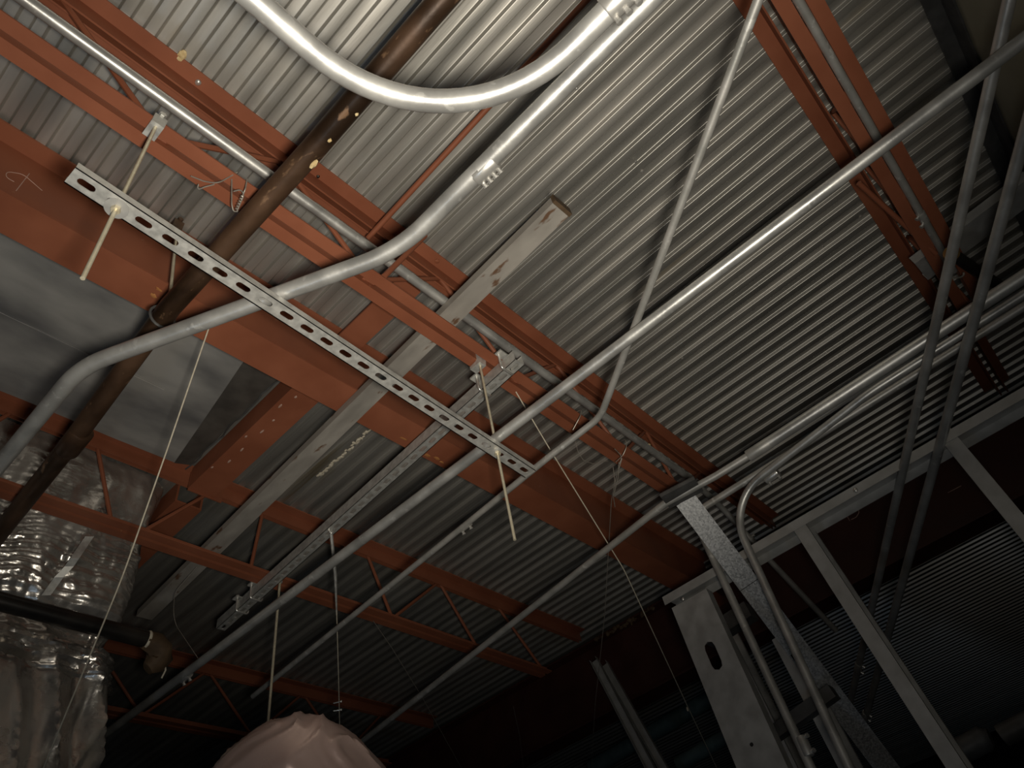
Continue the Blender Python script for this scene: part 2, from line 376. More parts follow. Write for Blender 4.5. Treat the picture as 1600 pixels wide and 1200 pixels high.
# ------------------------------------------------------------------ struts with slots
def slot_cell(m, T, s0, s1, hw, sa, sr, t):
    """one cell of the slotted face with a stadium hole, both faces and the hole wall"""
    n = 24; c = (s0 + s1) / 2; hl = (s1 - s0) / 2; outer = []; inner = []
    for k in range(n):
        s = k // 6; f = (k % 6) / 6
        p = [(-1 + 2 * f, -1), (1, -1 + 2 * f), (1 - 2 * f, 1), (-1, 1 - 2 * f)][s]
        ox, oy = p[0] * hl, p[1] * hw; outer.append((c + ox, oy))
        L = math.hypot(ox, oy); cx, cy = ox / L, oy / L
        if abs(cy) > 1e-6 and abs(sr * cx / cy) <= sa: q = (sr * cx / abs(cy), sr * (1 if cy > 0 else -1))
        else:
            e = sa if cx > 0 else -sa; b = cx * e; d = b + math.sqrt(max(b * b - e * e + sr * sr, 0)); q = (cx * d, cy * d)
        inner.append((c + q[0], q[1]))
    vs = [T(a, b, 0) for a, b in outer] + [T(a, b, 0) for a, b in inner] + [T(a, b, t) for a, b in outer] + [T(a, b, t) for a, b in inner]
    fs = []
    for k in range(n):
        k2 = (k + 1) % n
        fs += [(k, k2, n + k2, n + k), (2 * n + k, 3 * n + k, 3 * n + k2, 2 * n + k2), (n + k, n + k2, 3 * n + k2, 3 * n + k)]
    m.add(vs, fs)
def strut(label, p0, p1, w, h, slots, first, group=None, lip=.009):
    p0 = Vector(p0); p1 = Vector(p1); d = (p1 - p0).normalized(); u = d.cross(Vector((0, 0, 1))).normalized(); v = u.cross(d)
    T = lambda s, a, b: p0 + d * s + u * a + v * b
    L = (p1 - p0).length; m = MB(); pitch = (L - first * 2) / (slots - 1); t = .0027
    s = 0.0
    for k in range(slots):
        c = first + k * pitch
        e0 = c - pitch / 2 if k else 0.0; e1 = c + pitch / 2 if k < slots - 1 else L
        slot_cell(m, T, c - .0205, c + .0205, w / 2, .0090, .0072, t)
        for a, b in ((e0, c - .0205), (c + .0205, e1)):
            if b - a > 1e-4:
                m.add([T(a, -w / 2, 0), T(b, -w / 2, 0), T(b, w / 2, 0), T(a, w / 2, 0), T(a, -w / 2, t), T(b, -w / 2, t), T(b, w / 2, t), T(a, w / 2, t)], [(0, 1, 2, 3), (4, 7, 6, 5), (0, 3, 7, 4), (1, 5, 6, 2)])
    root = m.link('strut_channel', 'strut', None, label, 'strut', group)
    for sg in (-1, 1):
        q = MB(); a = w / 2
        pr = [(sg * x, y) for x, y in [(a, 0), (a, h), (a - lip, h), (a - lip, h - lip * .65), (a - lip * .72, h - lip * .65), (a - lip * .72, h - t), (a - t, h - t), (a - t, 0)]]
        q.prism(pr if sg > 0 else pr[::-1], p0, p1); q.link('side_wall', 'strut', root)
    return root
s1 = strut('slotted strut channel hung on two rods across the picture, bent conduit resting on it', (0.0303, 0.8209, 3.2740), (1.3236, 0.8798, 3.2740), .041, .017, 24, .029, lip=.0035)
s2 = strut('deep slotted strut channel clamped under the two joists, running to lower left', (1.2424, 0.7698, 3.6040), (1.3338, 2.5385, 3.6040), .041, .041, 36, .026, lip=.004)

# ------------------------------------------------------------------ hanger rods with beam clamps
def beam_clamp(par, x, y, z, s, mat='strut'):
    """malleable clamp biting the flange edge at (x, y, z); s = side the flange lies on (+1 = +y)"""
    m = MB(); p = [(-.012, -.022), (.030, -.022), (.030, -.010), (.002, -.006), (.002, .014), (.024, .014), (.024, .024), (-.008, .024), (-.016, .010)]
    p = [(s * a, b) for a, b in p]
    m.prism([(-a, b) for a, b in p], (x - .014, y, z), (x + .014, y, z)); c = m.link('beam_clamp', mat, par)
    m = MB(); m.prism([(math.cos(k * math.pi / 3) * .0075, math.sin(k * math.pi / 3) * .0075) for k in range(6)], (x, y - s * .02, z + .018), (x, y - s * .006, z + .018)); m.tube([(x, y - s * .006, z + .018), (x, y + s * .015, z + .018)], .004, 8); m.link('set_bolt', mat, c)
def hanger_rod(label, x, y, ztop, zbot, clampside, zs, washer, r=.0040):
    t = thing('hanger_rod', (x, y, zbot), label, 'rod', None)
    m = MB(); m.tube(subdiv([(x, y, ztop), (x, y, zbot)], .2), r, 10); m.link('threaded_rod', 'zinc', t)
    beam_clamp(t, x, y + .0 * clampside, ztop + .012, clampside)
    hexa = [(math.cos(k * math.pi / 3) * .0088, math.sin(k * math.pi / 3) * .0088) for k in range(6)]
    if zs:
        if washer:
            m = MB(); m.prism([(math.cos(k * math.pi / 10) * washer, math.sin(k * math.pi / 10) * washer) for k in range(20)], (x, y, zs - .0022), (x, y, zs - .0004), up=(0, 1, 0)); m.link('washer', 'dull_stud', t)
        m = MB(); m.prism(hexa, (x, y, zs - .0105), (x, y, zs - .0024), up=(0, 1, 0)); m.link('hex_nut', 'zinc', t)
rl = (0.1174, 0.8301, 3.2740); rr = (1.1766, 0.8710, 3.2740)
hanger_rod('pale threaded rod with big round washer through the left end of the strut', rl[0], rl[1], 3.640, 3.046, 1, rl[2], .021)
hanger_rod('pale threaded rod through the right end of the strut, hung by a clamp', rr[0], rr[1], 3.640, 2.986, 1, rr[2], .012)

def u_bolt(x, y, z, side, label):
    """U-bolt round the deep strut with its plate on the joist angle"""
    t = thing('u_bolt_clamp', (x, y, z), label, 'clamp', 'u-bolt clamps holding the deep strut')
    w = .026; b = z - .0495
    m = MB(); m.tube(fillet([(x - w, y, z + .018), (x - w, y, b), (x + w, y, b), (x + w, y, z + .018)], .010, 5), .0046, 10); m.link('u_bolt', 'bright', t)
    m = MB(); m.box((x, y - side * .004, z + .008), (.075, .030, .006)); m.link('plate', 'strut', t)
    for s in (-1, 1):
        m = MB(); m.prism([(math.cos(k * math.pi / 3) * .0068, math.sin(k * math.pi / 3) * .0068) for k in range(6)], (x + s * w, y, z + .011), (x + s * w, y, z + .018), up=(0, 1, 0)); m.link('hex_nut', 'bright', t)
for q, sd, lb in [((1.2340, 0.8164, 3.6040), 1, 'bright U-bolt clamp near the strut end, right of the first joist'), ((1.2443, 0.9243, 3.6040), -1, 'bright U-bolt clamp on the strut, left of the first joist'),
              ((1.3205, 2.2719, 3.6040), 1, 'U-bolt clamp on the deep strut, upper one at the third joist'), ((1.3267, 2.3777, 3.6040), -1, 'U-bolt clamp lowest on the deep strut, past the third joist')]:
    u_bolt(q[0], q[1], 3.648, sd, lb)

# ------------------------------------------------------------------ the weathered stud laid on the bottom chords
p0 = Vector((0.9902, 0.3638, 3.6860)); p1 = Vector((1.1004, 2.7356, 3.6860))
m = MB(); m.prism([(-.032, 0), (.032, 0), (.032, .03), (.030, .03), (.030, .002), (-.030, .002), (-.030, .03), (-.032, .03)], p0, p1)
st = m.link('metal_stud', 'flat_stud', None, 'weathered grey metal stud lying over the joists with rust streaks and a rusted end', 'stud')
m = MB(); d = (p1 - p0).normalized(); m.prism([(-.034, -.002), (.034, -.002), (.034, .031), (-.034, .031)], p0 - d * .012, p0 - d * .001); m.link('end_cap', 'kraft', st)

# ------------------------------------------------------------------ pipes and conduits
def coupling(par, p, d, r, ln, screws, side, mat='bright', ns=None):
    p = Vector(p); d = Vector(d).normalized()
    m = MB(); m.tube([p - d * ln / 2, p - d * (ln / 2 - .003), p + d * (ln / 2 - .003), p + d * ln / 2], [r * 1.08, r * 1.16, r * 1.16, r * 1.08], 16); c = m.link('coupling', mat, par)
    sv = Vector(side).normalized(); sv = (sv - d * sv.dot(d)).normalized(); n = ns or screws
    for k in range(n):
        o = p + d * (ln * (-.38 + .76 * k / max(n - 1, 1)))
        m = MB(); m.tube([o + sv * r * 1.05, o + sv * (r * 1.16 + .006)], .0045, 8); m.tube([o + sv * (r * 1.16 + .006), o + sv * (r * 1.16 + .010)], .0062, 8); m.link('set_screw', 'bright', c)
def conduit(label, pts, r, mat='conduit', coup=(), name='conduit', cat='conduit', n=16, step=.15):
    pts = subdiv([Vector(p) for p in pts], step)
    t = thing(name, pts[0], label, cat)
    m = MB(); m.tube(pts, r, n); m.link('tube', mat, t)
    for c in coup: coupling(t, *c)
    return t
c1 = conduit('large bent silver conduit swinging over the strut to the left edge', fillet([(.578, -.745, 3.32), (.583, .583, 3.32), (.25, 1.27, 3.32), (.25, 2.15, 3.32)], [.36, .30], 12), .0185,
        coup=[((0.5873, 0.3286, 3.3200), (0, 1, 0), .0185, .055, 4, (.75, .1, -.6), 'bright')])
c2 = conduit('large silver conduit making a wide U-shaped sweep at the top edge', fillet([(-2.8, .332, 3.16), (.474, .332, 3.16), (.474, -.745, 3.16)], [.29], 20), .0190,
        coup=[((0.4725, -0.0463, 3.1600), (0, 1, 0), .019, .05, 3, (.6, 0, -.8), 'bright')])
ma = Vector((1.1935, -0.5938, 3.3140)); mb_ = Vector((1.1416, 2.9450, 3.3140)); md = (mb_ - ma).normalized()
conduit('long straight silver conduit crossing the whole picture under the struts end', [ma - md * .14, mb_ + md * 1.2], .0152, coup=[((1.1563, 2.4096, 3.3140), md, .0152, .05, 2, (.5, 0, -.85), 'conduit')])
conduit('thin conduit with an elbow below the joist, rising to the top edge', fillet([(0.6617, -0.3585, 3.3520), (0.7449, -0.2412, 3.3520), (1.3846, 0.6433, 3.3520), (1.3906, 0.8406, 3.3520), (1.4175, 1.2515, 3.3520), (1.4930, 2.5133, 3.3520)], [.5, .12, .5, .5], 8), .0098, 'dull_conduit',
        coup=[((1.4201, 1.2335, 3.3520), (0.03, 1, 0), .0098, .045, 2, (.4, 0, -.9), 'dull_conduit')])
conduit('silver conduit running along the first joist beside its bottom chord', [(-2.8, .812, 3.74), (2.3701, 0.8169, 3.7400)], .0142, coup=[((2.3701, 0.8169, 3.7400), (1, 0, 0), .0125, .05, 0, (0, -1, 0), 'dull_conduit')])
conduit('dark conduit descending from the joist conduit coupling towards the stud wall', fillet([(2.3785, 0.8159, 3.7400), (2.6605, 0.8300, 3.7116), (2.8304, 0.8100, 3.5431), (3.2149, 0.7800, 3.2675)], .2, 5), .0125, 'dull_conduit', coup=[((2.7947, 0.8140, 3.5877), (.75, -.02, -.5), .0115, .05, 2, (0, -1, 0), 'conduit')])
conduit('straight conduit below the beam, becoming fatter right of its coupling', [(2.1225, 2.6515, 3.3200), (1.8500, 0.7430, 3.3200), (1.8735, 0.5618, 3.3200), (1.8776, 0.4207, 3.3200)], .0118, 'dull_conduit', coup=[((1.8779, 0.4023, 3.3200), (0, -1, 0), .0165, .08, 0, (0, 0, -1), 'dull_conduit')])
conduit('fat bright conduit low on the deck, running right from the coupling', [(1.8779, 0.4023, 3.3200), (1.862, -.745, 3.32)], .0185)
conduit('conduit under the fat one that turns down behind the bright brace', fillet([(2.08, -.745, 3.385), (2.083, .759, 3.385), (2.08, .687, 1.0)], [.06], 8), .0125, 'dull_conduit', coup=[((2.0800, 0.7237, 2.5898), (0, 0, 1), .0125, .05, 2, (-.4, -1, 0), 'dull_conduit')])
conduit('conduit with a bright elbow bending down in front of the stud wall', fillet([(1.93, -.745, 3.318), (1.935, .05, 3.318), (2.03, .612, 3.318), (2.03, .645, 1.0)], [.5, .15], 10), .0125, 'conduit',
        coup=[((2.0389, 0.4430, 3.3200), (-.15, -1, 0), .0125, .05, 2, (.3, 0, -1), 'bright')])
def ext(a, b, t): a = Vector(a); b = Vector(b); return b + (b - a).normalized() * t
d1a, d1b = (1.1709, -0.5896, 3.3600), (3.3931, 0.9277, 3.0300)
conduit('sloping conduit at far right, the nearer to the joist of two', [ext(d1b, d1a, .06), ext(d1a, d1b, .3)], .0128, 'conduit', coup=[(Vector(d1a).lerp(Vector(d1b), .883), Vector(d1b) - Vector(d1a), .0128, .06, 2, (0, -.7, -.7), 'dull_conduit')])
d2a, d2b = (1.4298, -0.5369, 3.3200), (3.4390, 0.8794, 3.0000)
conduit('sloping conduit at far right, the outer of two', [ext(d2b, d2a, .10), ext(d2a, d2b, .3)], .0138, 'conduit', coup=[((3.4679, 0.9020, 2.9980), Vector(d2b) - Vector(d2a), .0138, .05, 2, (0, -.7, -.7), 'dull_conduit')])
conduit('grey conduit lying between the bottom angles of the corner joist', [(-2.8, -.3615, 3.646), (2.10, -.3615, 3.646)], .0108, 'dull_conduit', coup=[((1.81, -.3615, 3.646), (1, 0, 0), .0108, .05, 2, (0, 1, -.6), 'dull_conduit')])

# old rusty iron pipe, two lengths with a threaded coupling
br = conduit('old rusty brown iron pipe crossing under the joists, flaking', [(.366, -.745, 3.52), (0.3675, 0.5974, 3.5200), (0.3575, 1.1579, 3.5200), (0.3924, 1.7257, 3.5200), (0.4075, 2.1588, 3.5200), (0.4138, 2.3160, 3.5200)], .0262, 'rust_pipe', name='iron_pipe', cat='pipe', n=20)
m = MB(); q = Vector((0.3924, 1.7257, 3.5200)); m.tube([q - Vector((-.003, .05, 0)), q - Vector((-.003, .045, 0)), q + Vector((.006, .045, 0)), q + Vector((.006, .05, 0))], [.029, .0315, .0315, .029], 20); m.link('pipe_coupling', 'rust_pipe', br)
for i, q in enumerate([(0.3843, 0.6168, 3.5000), (0.3819, 0.4699, 3.5000), (0.3686, 0.6429, 3.5000), (0.3744, 0.5497, 3.4900)]):
    m = MB(); m.blob(q, (.007, .012, .006) if i == 0 else (.004, .005, .004), 5, .5, i); m.link('foam_bead', 'foam', br)
ht, hb = Vector((0.3306, 1.2260, 3.9700)), Vector((0.3670, 1.1979, 3.5700))
t = thing('pipe_hanger', hb, 'pale rod and ring hanger holding the rusty pipe below the beam', 'hanger')
m = MB(); m.tube([ht, hb], .0045, 10); m.link('threaded_rod', 'zinc', t)
beam_clamp(t, ht.x, ht.y + .004, ht.z, 1, 'rust_pipe')
m = MB(); q = Vector(((0.3589, 1.1720, 3.5200)[0], hb.y, 3.522)); m.tube([q + Vector((math.cos(a) * .0305, 0, math.sin(a) * .036)) for a in [math.pi / 2 + k * math.pi / 10 for k in range(21)]], .0035, 8); m.link('ring', 'dark_steel', t)
m = MB(); m.box(hb, (.014, .014, .020)); m.link('swivel_nut', 'rust_pipe', t)

# ------------------------------------------------------------------ ducts at lower left
dk = thing('sheet_metal_duct', (-.05, 1.78, 3.95), 'grey sheet metal duct bottom between the beam and the third joist', 'duct')
def grid(f, nu, nv, amp=0.0):
    m = MB(); vs = [f(i / nu, j / nv) for j in range(nv + 1) for i in range(nu + 1)]
    fs = [(j * (nu + 1) + i, j * (nu + 1) + i + 1, (j + 1) * (nu + 1) + i + 1, (j + 1) * (nu + 1) + i) for j in range(nv) for i in range(nu)]
    m.add(vs, fs, True); return m
e0 = Vector((0.7574, 1.5387, 3.9700)); e1 = Vector((0.8465, 2.1728, 3.9700))
def sheet_pt(u, v):
    y = 1.372 + v * .775; r = e0.lerp(e1, (y - e0.y) / (e1.y - e0.y)); x = -1.2 + u * (r.x + 1.2)
    return Vector((x, y, 3.972 + .004 * noise.noise((x * 3, y * 3, 1)) + .0016 * noise.noise((x * 11, y * 5, 7))))
m = grid(sheet_pt, 90, 50); m.link('bottom_panel', 'sheet', dk)
for yy in (1.55, 1.83):
    m = MB(); m.box((-.25, yy, 3.969), (1.75, .003, .002)); m.link('seam', 'sheet', dk)
def liner_pt(u, v):
    y = 1.372 + v * .775; r = e0.lerp(e1, (y - e0.y) / (e1.y - e0.y)); x = r.x + u * (.905 - r.x)
    return Vector((x, y, 3.972 + .02 * u + .002 * noise.noise((x * 9, y * 9, 3))))
m = grid(liner_pt, 8, 30); m.link('side_liner', 'liner', dk)
m = MB(); m.tube([Vector((.905 + random.uniform(-.006, .006), 1.36 + k * .03, 3.985)) for k in range(28)], .003, 6, jitter=.9); m.link('frayed_edge', 'dark_steel', dk)

fd = thing('foil_duct', (0.2, 2.9, 2.5), 'foil wrapped insulated duct standing behind the third joist at lower left', 'duct')
def ridge(p, s): return 1 - abs(noise.noise(Vector(p) * s)) * 2
def foil_pt(u, v):
    z = 3.985 - v * 1.45; g = .002 + .040 * v
    xr = .905 + .065 * v - .03 * math.sin(v * 9) * .4; rad = .10
    L1 = xr - rad + 1.0; L2 = math.pi / 2 * rad; L3 = .75; s = u * (L1 + L2 + L3)
    if s < L1: p = Vector((-1.0 + s, 2.42, z)); n = Vector((0, -1, 0))
    elif s < L1 + L2:
        a = (s - L1) / rad; p = Vector((xr - rad + math.sin(a) * rad, 2.42 + rad - math.cos(a) * rad, z)); n = Vector((math.sin(a), -math.cos(a), 0))
    else: p = Vector((xr, 2.42 + rad + s - L1 - L2, z)); n = Vector((1, 0, 0))
    lean = max(0, min(1, (z - 3.41) / .57)); p.y -= .145 * lean
    w = noise.noise(p * 2.3) * .45
    q = Vector((p.x + w * .2, p.y, p.z * .55 + w * .2 + p.x * .35))
    low = max(0, min(1, (3.36 - z) / .12)); qs = Vector((p.x * 1.0 + z * .30, p.y, z * .16 + noise.noise(p * 1.6) * .12))
    q = q.lerp(Vector((q.x, q.y, p.z * .30 + w * .2 + p.x * .2)), low)
    big = low * .022 * (ridge(qs, 7.0) - .3) + .016 * ridge(q, 5.0) + .010 * ridge(q + Vector((3, 1, 2)), 11.0) + .0035 * ridge(q + Vector((1, 7, 2)), 26.0)
    for sc, am in ((7.0, .0065), (17.0, .0030), (34.0, .0013)):
        qq = q * sc; ds, cs = noise.voronoi(qq); tl = noise.cell_vector(cs[0] * 31.7)
        big += am * (1 - .6 * low) * max(-1.2, min(1.2, (tl - Vector((.5, .5, .5))).dot(qq - cs[0]) * 2.6))
    fine = .0022 * math.sin(p.z * 210 + noise.noise(p * 6) * 9) * max(0, noise.noise(p * 3 + Vector((9, 0, 0))) + .15) * 2 * (1 - low)
    swell = -.05 * math.exp(-((z - 3.40) / .05) ** 2)
    return p + n * ((big - .016) * (.55 + 1.0 * min(1, v * 1.6)) + fine + swell)
m = grid(foil_pt, 300, 230); m.link('foil_wrap', 'foil', fd)
# thin strap hanging from the joist over the foil
m = MB(); sp = [(0.6739, 2.2806, 3.6440), (0.6496, 2.2754, 3.5440), (0.6474, 2.2984, 3.5240), (0.6345, 2.3200, 3.4900), (0.6272, 2.3625, 3.4440)]
sp = [Vector(q) for q in sp]; wv = Vector((.0125, -.003, .003))
vs = [q - wv for q in sp] + [q + wv for q in sp] + [q - wv + Vector((0, .0012, 0)) for q in sp] + [q + wv + Vector((0, .0012, 0)) for q in sp]; n = len(sp)
m.add(vs, [(i, i + 1, n + i + 1, n + i) for i in range(n - 1)] + [(2 * n + i, 3 * n + i, 3 * n + i + 1, 2 * n + i + 1) for i in range(n - 1)] + [(i, 2 * n + i, 2 * n + i + 1, i + 1) for i in range(n - 1)])
m.link('metal_strap', 'strut', None, 'bent bare metal strap hanging from the joist over the foil duct', 'strap')
bp = thing('drain_pipe', (.2, 2.31, 3.30), 'black pipe in front of the foil duct with a brown wrapped end', 'pipe')
m = MB(); m.tube([(-1.5, 2.31, 3.365), (.955, 2.31, 3.352)], .028, 18); m.link('tube', 'black', bp)
m = MB(); m.tube([(.950, 2.31, 3.352), (.956, 2.31, 3.352), (.960, 2.31, 3.352)], [.0285, .0305, .0285], 18); m.link('rim', 'cord', bp)
m = MB(); m.tube([(.95, 2.31, 3.352), (.985, 2.315, 3.348), (1.010, 2.325, 3.338), (1.022, 2.34, 3.318), (1.012, 2.345, 3.295), (.995, 2.35, 3.275)], [.030, .035, .040, .041, .036, .022], 14, jitter=.25); m.link('wrapped_end', 'kraft', bp)
m = MB(); m.tube([(1.035, 2.33, 3.31), (1.052, 2.34, 3.28), (1.048, 2.35, 3.255)], .003, 6); m.link('tape_tail', 'cord', bp)

# flexible duct hump at the bottom edge
apex = Vector((0.6633, 1.0030, 2.5000)); right = Vector((.675, -.7197, -.163)); down = Vector((.4567, .5808, -.6739)); fwd = Vector((.5795, .3805, .7206))
def flex_pt(u, v):
    a = (u - .5) * 3.2; rr = .112
    c = apex + down * (.112 + .25 * (1 - math.cos(a * .9))) + right * (.125 * math.sin(a * .9)) + fwd * .05
    t = (right * math.cos(a * .9) + down * math.sin(a * .9) * .67).normalized(); n1 = -(down - t * down.dot(t)).normalized(); n2 = t.cross(n1)
    th = 2 * math.pi * v; d = n1 * math.cos(th) + n2 * math.sin(th); p = c + d * rr
    q = Vector((a * .8, math.cos(th) * .7, math.sin(th) * .7)); w = noise.noise(q * 1.5)
    q2 = Vector((a * 1.1 + w * .9, math.cos(th + a * .5) * .55, math.sin(th + a * .5) * .55))
    f = .012 * ridge(q, .9) * .5 + .006 * ridge(q2, 1.6) ** 3 + .003 * ridge(q2 + Vector((2, 9, 4)), 3.0) ** 5
    return p + d * (f - .016)
m = grid(flex_pt, 120, 120); m.link('flexible_duct', 'film', None, 'pinkish wrinkled film jacket of a flexible duct bulging up at the bottom edge', 'duct')

# ------------------------------------------------------------------ stud wall at lower right
WX = 2.2
def stud(label, p0, p1, prof, up=(-1, 0, 0), mat='dull_stud', name='wall_stud', group=None):
    m = MB(); m.prism(prof, p0, p1, up); return m.link(name, mat, None, label, 'stud', group)
tr = MB(); ty0, ty1 = -.745, 1.03
tr.prism([(0, 0), (.002, 0), (.002, .030), (.090, .030), (.090, 0), (.092, 0), (.092, .032), (0, .032)], (WX - .002, ty0, 3.205), (WX - .002, ty1, 3.205))
tr.link('top_track', 'dull_stud', None, 'long metal top track of the stud wall rising to the right', 'track')
m = MB(); q = (2.1980, 0.2683, 3.2198); m.blob((WX - .004, q[1], q[2]), (.006, .008, .008), 5, .1); m.link('track_screw', 'bright', bpy.data.objects['top_track'])
# jamb stud: wide web with punched holes facing the room
ja, jb = Vector((2.2000, 0.9363, 3.1841)), Vector((2.2000, 0.9132, 2.6178))
jd = (jb - ja).normalized(); L = 3.0
def jT(s, a, b): return ja + jd * s + Vector((0, 1, 0)) * a + Vector((1, 0, 0)) * b
m = MB(); hw = .074; holes = [(.215, .030, .019), (.50, .0002, .006), (1.1, .03, .019), (1.75, .03, .019)]
prev = 0.0
for c, sa, sr in holes:
    ln = sa + sr + .02
    slot_cell(m, jT, c - ln, c + ln, hw, sa, sr, .0015)
    m.add([jT(prev, -hw, 0), jT(c - ln, -hw, 0), jT(c - ln, hw, 0), jT(prev, hw, 0)], [(0, 1, 2, 3)]); prev = c + ln
m.add([jT(prev, -hw, 0), jT(L, -hw, 0), jT(L, hw, 0), jT(prev, hw, 0)], [(0, 1, 2, 3)])
js = m.link('jamb_stud', 'dull_stud', None, 'wide grey jamb stud with an oblong knockout facing the camera', 'stud')
for sg in (-1, 1):
    m = MB(); e = sg * hw
    pts = [(e, 0), (e, .041), (e - sg * .012, .041)]
    for (a0, b0), (a1, b1) in zip(pts, pts[1:]): m.add([jT(0, a0, b0), jT(L, a0, b0), jT(L, a1, b1), jT(0, a1, b1)], [(0, 1, 2, 3)])
    m.link('flange', 'dull_stud', js)
m = MB(); q = (2.1980, 0.9568, 3.1916); m.blob((WX - .003, q[1], q[2]), (.004, .006, .006), 5, .1); m.link('screw', 'bright', js)
C92 = [(-a, b) for a, b in [(0, 0), (.043, 0), (.043, -.012), (.0415, -.012), (.0415, -.0015), (.0015, -.0015), (.0015, -.0905), (.0415, -.0905), (.0415, -.080), (.043, -.080), (.043, -.092), (0, -.092)]]
def wall_stud(label, top, bot, drop=2.4, mat='dull_stud'):
    top = Vector(top); bot = Vector(bot); d = (bot - top).normalized()
    return stud(label, top, top + d * drop, C92, (-1, 0, 0), mat)
wall_stud('grey wall stud hanging from the track at its middle, running to lower right', (2.2000, 0.5012, 3.2096), (2.2000, 0.4523, 2.4554))
wall_stud('short grey wall stud at the right edge below the track', (2.2000, -0.0172, 3.2416), (2.2000, -0.0167, 2.8723))
wall_stud('dim blue stud further back between the jamb stud and the bright brace', (2.4000, 0.7905, 3.0119), (2.4000, 0.7679, 2.5935), 2.0)
wall_stud('dim stud far back beside the jamb stud foot', (2.6000, 1.0438, 3.2256), (2.6000, 1.0037, 2.7035), 2.0)
m = MB(); a = Vector((2.3200, 0.9952, 2.6816)); b = Vector((2.3200, 0.6507, 2.7396)); m.prism([(-.02, 0), (.02, 0), (.02, .04), (-.02, .04)], a, b); m.link('blocking_rail', 'dark_steel', None, 'dim horizontal rail between the far studs at the bottom', 'rail')
m = MB(); a = Vector((2.5000, 1.0514, 3.1365)); b = Vector((2.5000, 0.8456, 3.1525)); m.prism([(-.03, 0), (.03, 0), (.03, .06), (-.03, .06)], a, b); m.link('blocking_rail', 'dark_steel', None, 'short dim rail behind the top of the jamb stud', 'rail')
# bright spangled brace
ba = Vector((1.8937, 0.6924, 3.3200)); bb = Vector((2.684, .715, 2.616)); bd = (bb - ba).normalized()
toC = (Vector((0, 0, 2)) - (ba + bb) / 2).normalized()
m = MB(); m.prism([(-.035, 0), (.035, 0), (.035, -.025), (.0335, -.025), (.0335, -.0015), (-.0335, -.0015), (-.0335, -.025), (-.035, -.025)], ba, bb + bd * .5, toC)
bz = m.link('diagonal_brace', 'stud', None, 'bright spangled galvanised brace sloping down to the bottom right', 'brace')
m = MB(); q = ba + bd * .34; m.prism([(-.0353, 0), (.0353, 0), (.0353, .0006), (-.0353, .0006)], q, q + bd * .002, toC); m.link('lap_joint', 'black', bz)
m = MB(); q = ba + bd * .60; m.prism([(.004, 0), (.030, 0), (.030, .0006), (.004, .0006)], q, q + bd * .022, toC); m.link('knockout', 'black', bz)
m = MB(); m.prism([(-.040, 0), (.040, 0), (.040, .012), (.030, .022), (-.034, .022), (-.040, .014)], ba + toC * .05 + Vector((-.012, .060, .010)), ba + toC * .05 + Vector((.012, -.060, .014))); m.link('clip_angle', 'dark_steel', bz)
# leaning bundle of two studs near the girder
for i, off in enumerate((-7, 7)):
    a = Vector((3.2000, 1.9983, 3.6795)) if i == 0 else Vector((3.2600, 1.9787, 3.6633)); b = Vector((3.2000, 1.8456, 3.0809)) if i == 0 else Vector((3.2600, 1.8131, 3.0776))
    stud('dim grey stud leaning near the girder, ' + ('left' if i == 0 else 'right') + ' one of the pair', a, b + (b - a) * .6, [(-.02, 0), (.02, 0), (.02, .035), (.0185, .035), (.0185, .0015), (-.0185, .0015), (-.0185, .035), (-.02, .035)], toC, 'dull_stud', 'loose_stud')
# dim pipes beyond the wall
simple_tube('water_pipe', 'dim teal pipe beyond the girder behind the leaning studs', 'pipe', [(3.8000, 2.5832, 3.4216), (3.8000, 1.7007, 3.4754)], .045, 'teal')
simple_tube('water_pipe', 'dim teal pipe lower behind the jamb stud', 'pipe', [(3.4400, 1.8320, 3.1233), (3.4400, 1.4056, 3.1577)], .035, 'teal')
simple_tube('sprinkler_pipe', 'dim grey pipe with a rounded end in the bottom right corner', 'pipe', [(2.6000, 0.5065, 2.5604), (2.6000, 0.3967, 2.5703), (2.6000, 0.3795, 2.5674)], [.035, .035, .022], 'dark_steel', 16)
simple_tube('sprinkler_pipe', 'dim grey pipe leaving the bottom right corner', 'pipe', [(2.6000, 0.3519, 2.5605), (2.6000, 0.2069, 2.5717)], .030, 'dark_steel', 16)

# grey light-gauge track under the deck by the corner joist and the pipe stub with a brass collar
m = MB(); a = Vector((2.1536, -0.3035, 3.7600)); b = Vector((2.1280, -0.6586, 3.7600)); m.prism([(-.055, 0), (.055, 0), (.055, .035), (.0535, .035), (.0535, .0015), (-.0535, .0015), (-.0535, .035), (-.055, .035)], a, b + (b - a).normalized() * .04)
m.link('ceiling_track', 'dull_stud', None, 'grey light gauge track under the deck at the end of the corner joist', 'track')
pb = thing('pipe_stub', (1.9856, -0.3697, 3.6000), 'dark pipe with an orange brass collar and hanging ring beside the sloping conduits', 'pipe')
a = Vector((1.9637, -0.3688, 3.6000)); b = Vector((2.2284, -0.4401, 3.6000)); d = (b - a).normalized()
m = MB(); m.tube([a, b], .018, 14); m.link('tube', 'black', pb)
m = MB(); m.tube([a - d * .012, a - d * .006, a + d * .010, a + d * .014], [.018, .022, .022, .018], 16); m.link('collar', 'brass', pb)
m = MB(); q = Vector((2.0356, -0.3508, 3.5800)); m.tube([q + right * math.cos(k * math.pi / 8) * .022 + down * math.sin(k * math.pi / 8) * .012 for k in range(-1, 10)], .003, 6); m.link('hanging_ring', 'wire', pb)
m = MB(); m.tube([(1.6129, -0.2804, 3.7200), (1.9833, -0.3441, 3.6500)], .008, 10); m.link('brace_rod', 'primer', jR)

